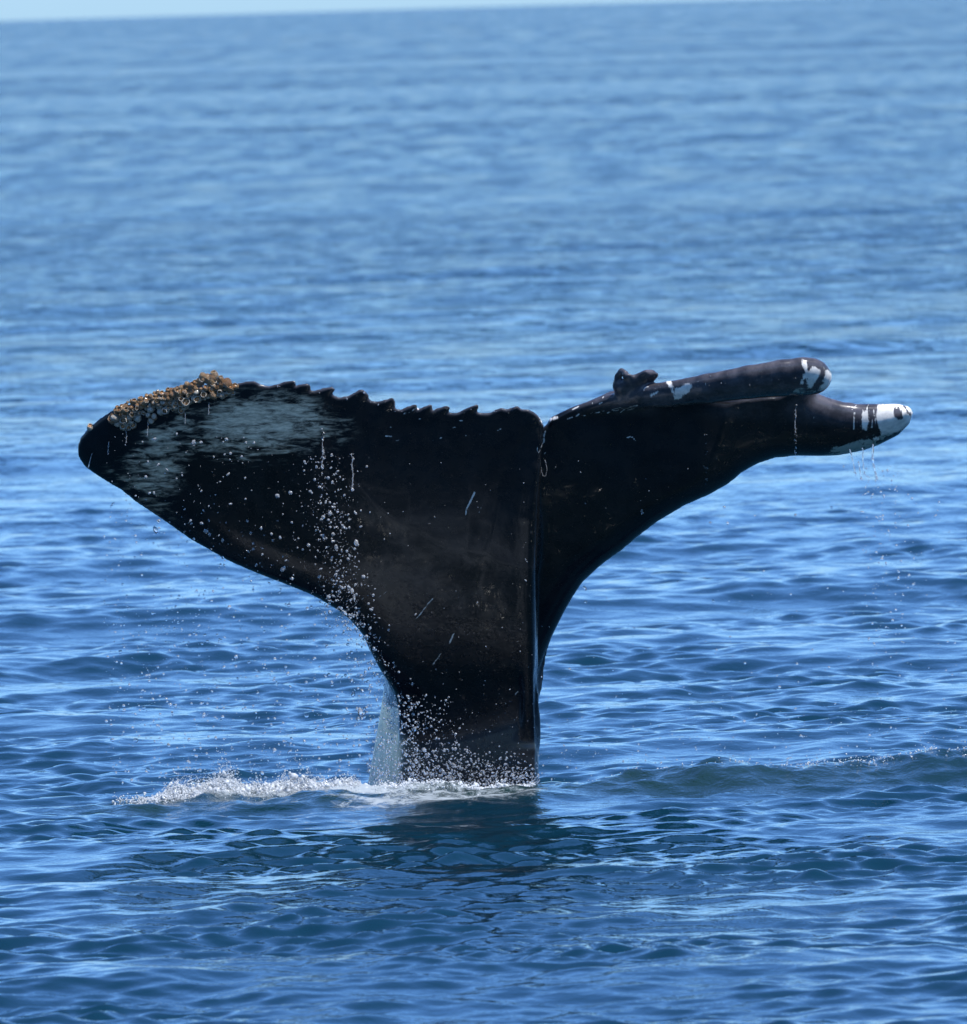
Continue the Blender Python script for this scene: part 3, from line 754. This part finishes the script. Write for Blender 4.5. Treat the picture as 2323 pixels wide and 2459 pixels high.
# foam thrown up along the low wave
def foam_blobs():
    r = np.random.default_rng(31)
    Ps, Rs = [], []
    def strip(n, x0, x1, hfun, yo, ys, lo, hi, pw=1.0):
        x = r.uniform(x0, x1, n); y = crest_y(x) + yo + r.normal(0, ys, n)
        z = sea_height(x, y) - 0.004 + r.exponential(1.0, n) * hfun(x) * 0.55
        Ps.append(np.stack([x, y, z], 1)); Rs.append(lo + (hi - lo) * r.uniform(0, 1, n) ** 2.5)
    clump = lambda x: 0.55 + 0.45 * np.sin(x * 23 + 1.3 * np.sin(x * 11)) * np.sin(x * 9 + 0.5)
    heap = lambda x: 1.05 * (0.012 + 0.062 * np.exp(-((x + 1.38) / 0.16) ** 2) + 0.032 * np.exp(-((x + 1.05) / 0.30) ** 2) + 0.015 * np.exp(-((x + 0.5) / 0.4) ** 2)) * clump(x)
    strip(1500, -1.62, -0.66, lambda x: heap(x) * 0.6, 0.10, 0.06, 0.005, 0.012)
    strip(420, -1.58, -0.7, lambda x: heap(x) * 0.4, 0.10, 0.05, 0.010, 0.022)
    strip(20000, -1.68, -0.62, heap, 0.10, 0.10, 0.0010, 0.0036)
    strip(450, -0.75, 0.2, lambda x: 0.010 * clump(x), 0.16, 0.08, 0.006, 0.014)
    strip(4200, -0.75, 0.21, lambda x: 0.018 * clump(x), 0.22, 0.16, 0.0022, 0.006)
    strip(600, -1.8, -1.4, lambda x: 0.016 + 0 * x, 0.05, 0.08, 0.002, 0.006)
    strip(350, 0.3, 2.4, lambda x: 0.010 * clump(x), 0.05, 0.10, 0.002, 0.005)
    strip(350, 1.5, 2.5, lambda x: 0.03 * clump(x), 0.0, 0.10, 0.002, 0.005)
    return np.concatenate(Ps), np.concatenate(Rs)
FP_, FR_ = foam_blobs()
foam = blobs('foam', FP_, FR_, fmat, ICO1, 0.35, 0.15, 9)
foam['kind'] = 'stuff'; foam['label'] = 'white foam thrown up along the low wave by the tail'; foam['category'] = 'foam'

# the larger drops, one by one
r = np.random.default_rng(77)
big = []
for q in range(5):
    v, f = ICO3
    d = v * np.exp(r.normal(0, 0.16, 3)); d = d * (1 + 0.10 * np.sin(2.3 * v[:, [0]] * 2 + q) * np.cos(1.7 * v[:, [2]] * 2))
    d[:, 2] *= np.where(d[:, 2] > 0, r.uniform(1.0, 1.5), 1.0)
    big.append((d, f))
LEFT_BIG = [(374,1273,9),(494,1276,9),(459,1258,6),(484,1257,6),(666,1191,8),(464,1063,7),(326,1778,9),(355,1848,9),(270,1777,7),(345,1700,7),(865,1710,10),(874,1722,9),(860,1727,8),(880,1712,6),
 (792,1470,7),(827,1473,8),(789,1434,8),(838,1411,8),(822,1412,7),(873,1385,7),(680,1367,8),(741,1309,7),(803,1218,6),(776,1242,7),(800,1283,7),(856,1304,8),(745,1180,6),(847,1176,7),(772,1248,6),(793,1233,8),(846,1420,7),
 (702,1389,6),(738,1462,7),(748,1458,6),(694,1453,7),(995,1752,8),(1018,1800,8),(1035,1725,5),(992,1716,6),(1090,1838,7),(1060,1850,6),(960,1838,7),(932,1780,7),(913,1790,7),(880,1700,6),(848,1668,7),(790,1620,7),(830,1622,6),
 (736,1720,8),(460,1690,5),(405,1790,6),(480,1850,7),(447,1845,6)]
RIGHT_BIG = [(1405,1413,6),(1407,1446,6),(1748,1257,6),(1706,1256,5),(1740,1218,5),(2085,1183,5),(2116,1182,5),(2120,1248,5),(1911,1237,5),(1813,1239,4),(2158,1390,5),(2152,1465,5),(1925,1768,6),(1657,1666,6),(1788,1733,6)]
for lst, lab, grp in ((LEFT_BIG, 'large clear water drop falling below the left fluke or beside the tail stock', 'large drops falling from the left fluke'),
                      (RIGHT_BIG, 'large clear water drop falling below the right fluke', 'large drops falling from the right fluke')):
    proto = []
    for n, (x, y, rad) in enumerate(lst):
        if n < 5:
            o = mesh_obj('water_drop', big[n][0], big[n][1], dmat); proto.append(o)
        else:
            o = proto[n % 5].copy(); C.objects.link(o)
        dep = front_depth(np.array([x]), np.array([y]))[0]
        dep = min(dep, -0.1) - r.uniform(0.05, 0.3)
        o.location = unproject(np.array([x]), np.array([y]), np.array([dep]))[0]
        o.scale = (rad * 0.62 / 500,) * 3
        o.rotation_euler = (r.normal(0, 0.4), r.normal(0, 0.6), r.uniform(0, 6.28))
        o['label'] = lab; o['category'] = 'water drop'; o['group'] = grp

# threads of water running off the skin
TRICKLES = [
 ([(2041,1078),(2046,1096),(2050,1115),(2056,1142)], 2.4, 'thin thread of water under the white right tip, leftmost of four'),
 ([(2062,1108),(2065,1128),(2070,1153)], 2.6, 'short thread of water with a bead under the right tip, second from left'),
 ([(2072,1075),(2073,1098),(2074,1126),(2078,1140),(2088,1147)], 2.4, 'thread of water bending right at its end under the right tip, third from left'),
 ([(2097,1066),(2096,1090),(2097,1112),(2101,1130),(2107,1150)], 4.0, 'thickest thread of water under the white right tip, rightmost of four'),
 ([(1911,958),(1912,985),(1910,1015),(1911,1040)], 1.6, 'fine thread of water below the rolled white-tipped edge of the right fluke'),
 ([(1294,1096),(1297,1112),(1301,1130),(1304,1143),(1311,1143),(1314,1126),(1309,1104)], 1.3, 'loop of water hanging below the notch between the flukes'),
 ([(775,1028),(774,1062),(776,1098),(772,1125)], 2.0, 'long beaded thread of water below the teeth of the left fluke'),
 ([(848,1098),(845,1118),(848,1140),(846,1172)], 2.6, 'thread of water on the left fluke, right of the long beaded one'),
 ([(221,1088),(217,1104),(211,1124)], 1.6, 'slanting thread of water at the rounded tip of the left fluke'),
 ([(262,1060),(260,1076),(259,1092)], 1.8, 'short thread of water just inside the left tip'),
 ([(356,1014),(355,1030),(353,1048)], 1.5, 'thin thread of water hanging from the lowest pale barnacles mid-cluster'),
 ([(303,1034),(304,1050),(303,1064)], 1.8, 'thread of water hanging from the small low barnacle clump near the left tip'),
 ([(502,965),(502,980),(501,996)], 1.6, 'thread of water hanging from a lone barnacle at the right of the cluster'),
 ([(445,990),(445,1004),(444,1018)], 1.5, 'thread of water hanging from the pair of pale barnacles in mid-cluster'),
]
for n, (path, rad, lab) in enumerate(TRICKLES):
    p = np.array(path, float)
    t = np.linspace(0, len(p) - 1, 10 * (len(p) - 1) + 1)
    x = np.interp(t, np.arange(len(p)), p[:, 0]) + r.normal(0, 0.5, len(t)); y = np.interp(t, np.arange(len(p)), p[:, 1])
    dep = front_depth(x, y); dep = np.minimum.accumulate(np.full(len(t), np.median(dep))) - 0.035
    Cn = unproject(x, y, dep)
    rad = rad * 0.66
    rr = rad / 500 * (0.55 + 0.45 * np.abs(np.sin(t * 3.1 + n)) + 0.2 * r.uniform(0, 1, len(t)))
    rr[0] *= 0.4; rr[-3:] = rad / 500 * np.array([1.2, 1.5, 0.5])
    th = np.arange(8) / 8 * 6.2832
    V = Cn[:, None, :] + rr[:, None, None] * np.stack([np.cos(th), np.sin(th), 0 * th], 1)[None]
    if n == 5: V = Cn[:, None, :] + rr[:, None, None] * np.stack([np.cos(th) * 0.8, np.sin(th), 0.6 * np.cos(th)], 1)[None]
    idx = np.arange(len(t) * 8).reshape(-1, 8); nx = np.roll(idx, -1, 1)
    F = np.stack([idx[:-1], idx[1:], nx[1:], nx[:-1]], -1).reshape(-1, 4)
    o = mesh_obj('water_trickle', V.reshape(-1, 3), F, tmat)
    o['label'] = lab; o['category'] = 'water trickle'; o['group'] = 'threads of water running off the flukes'
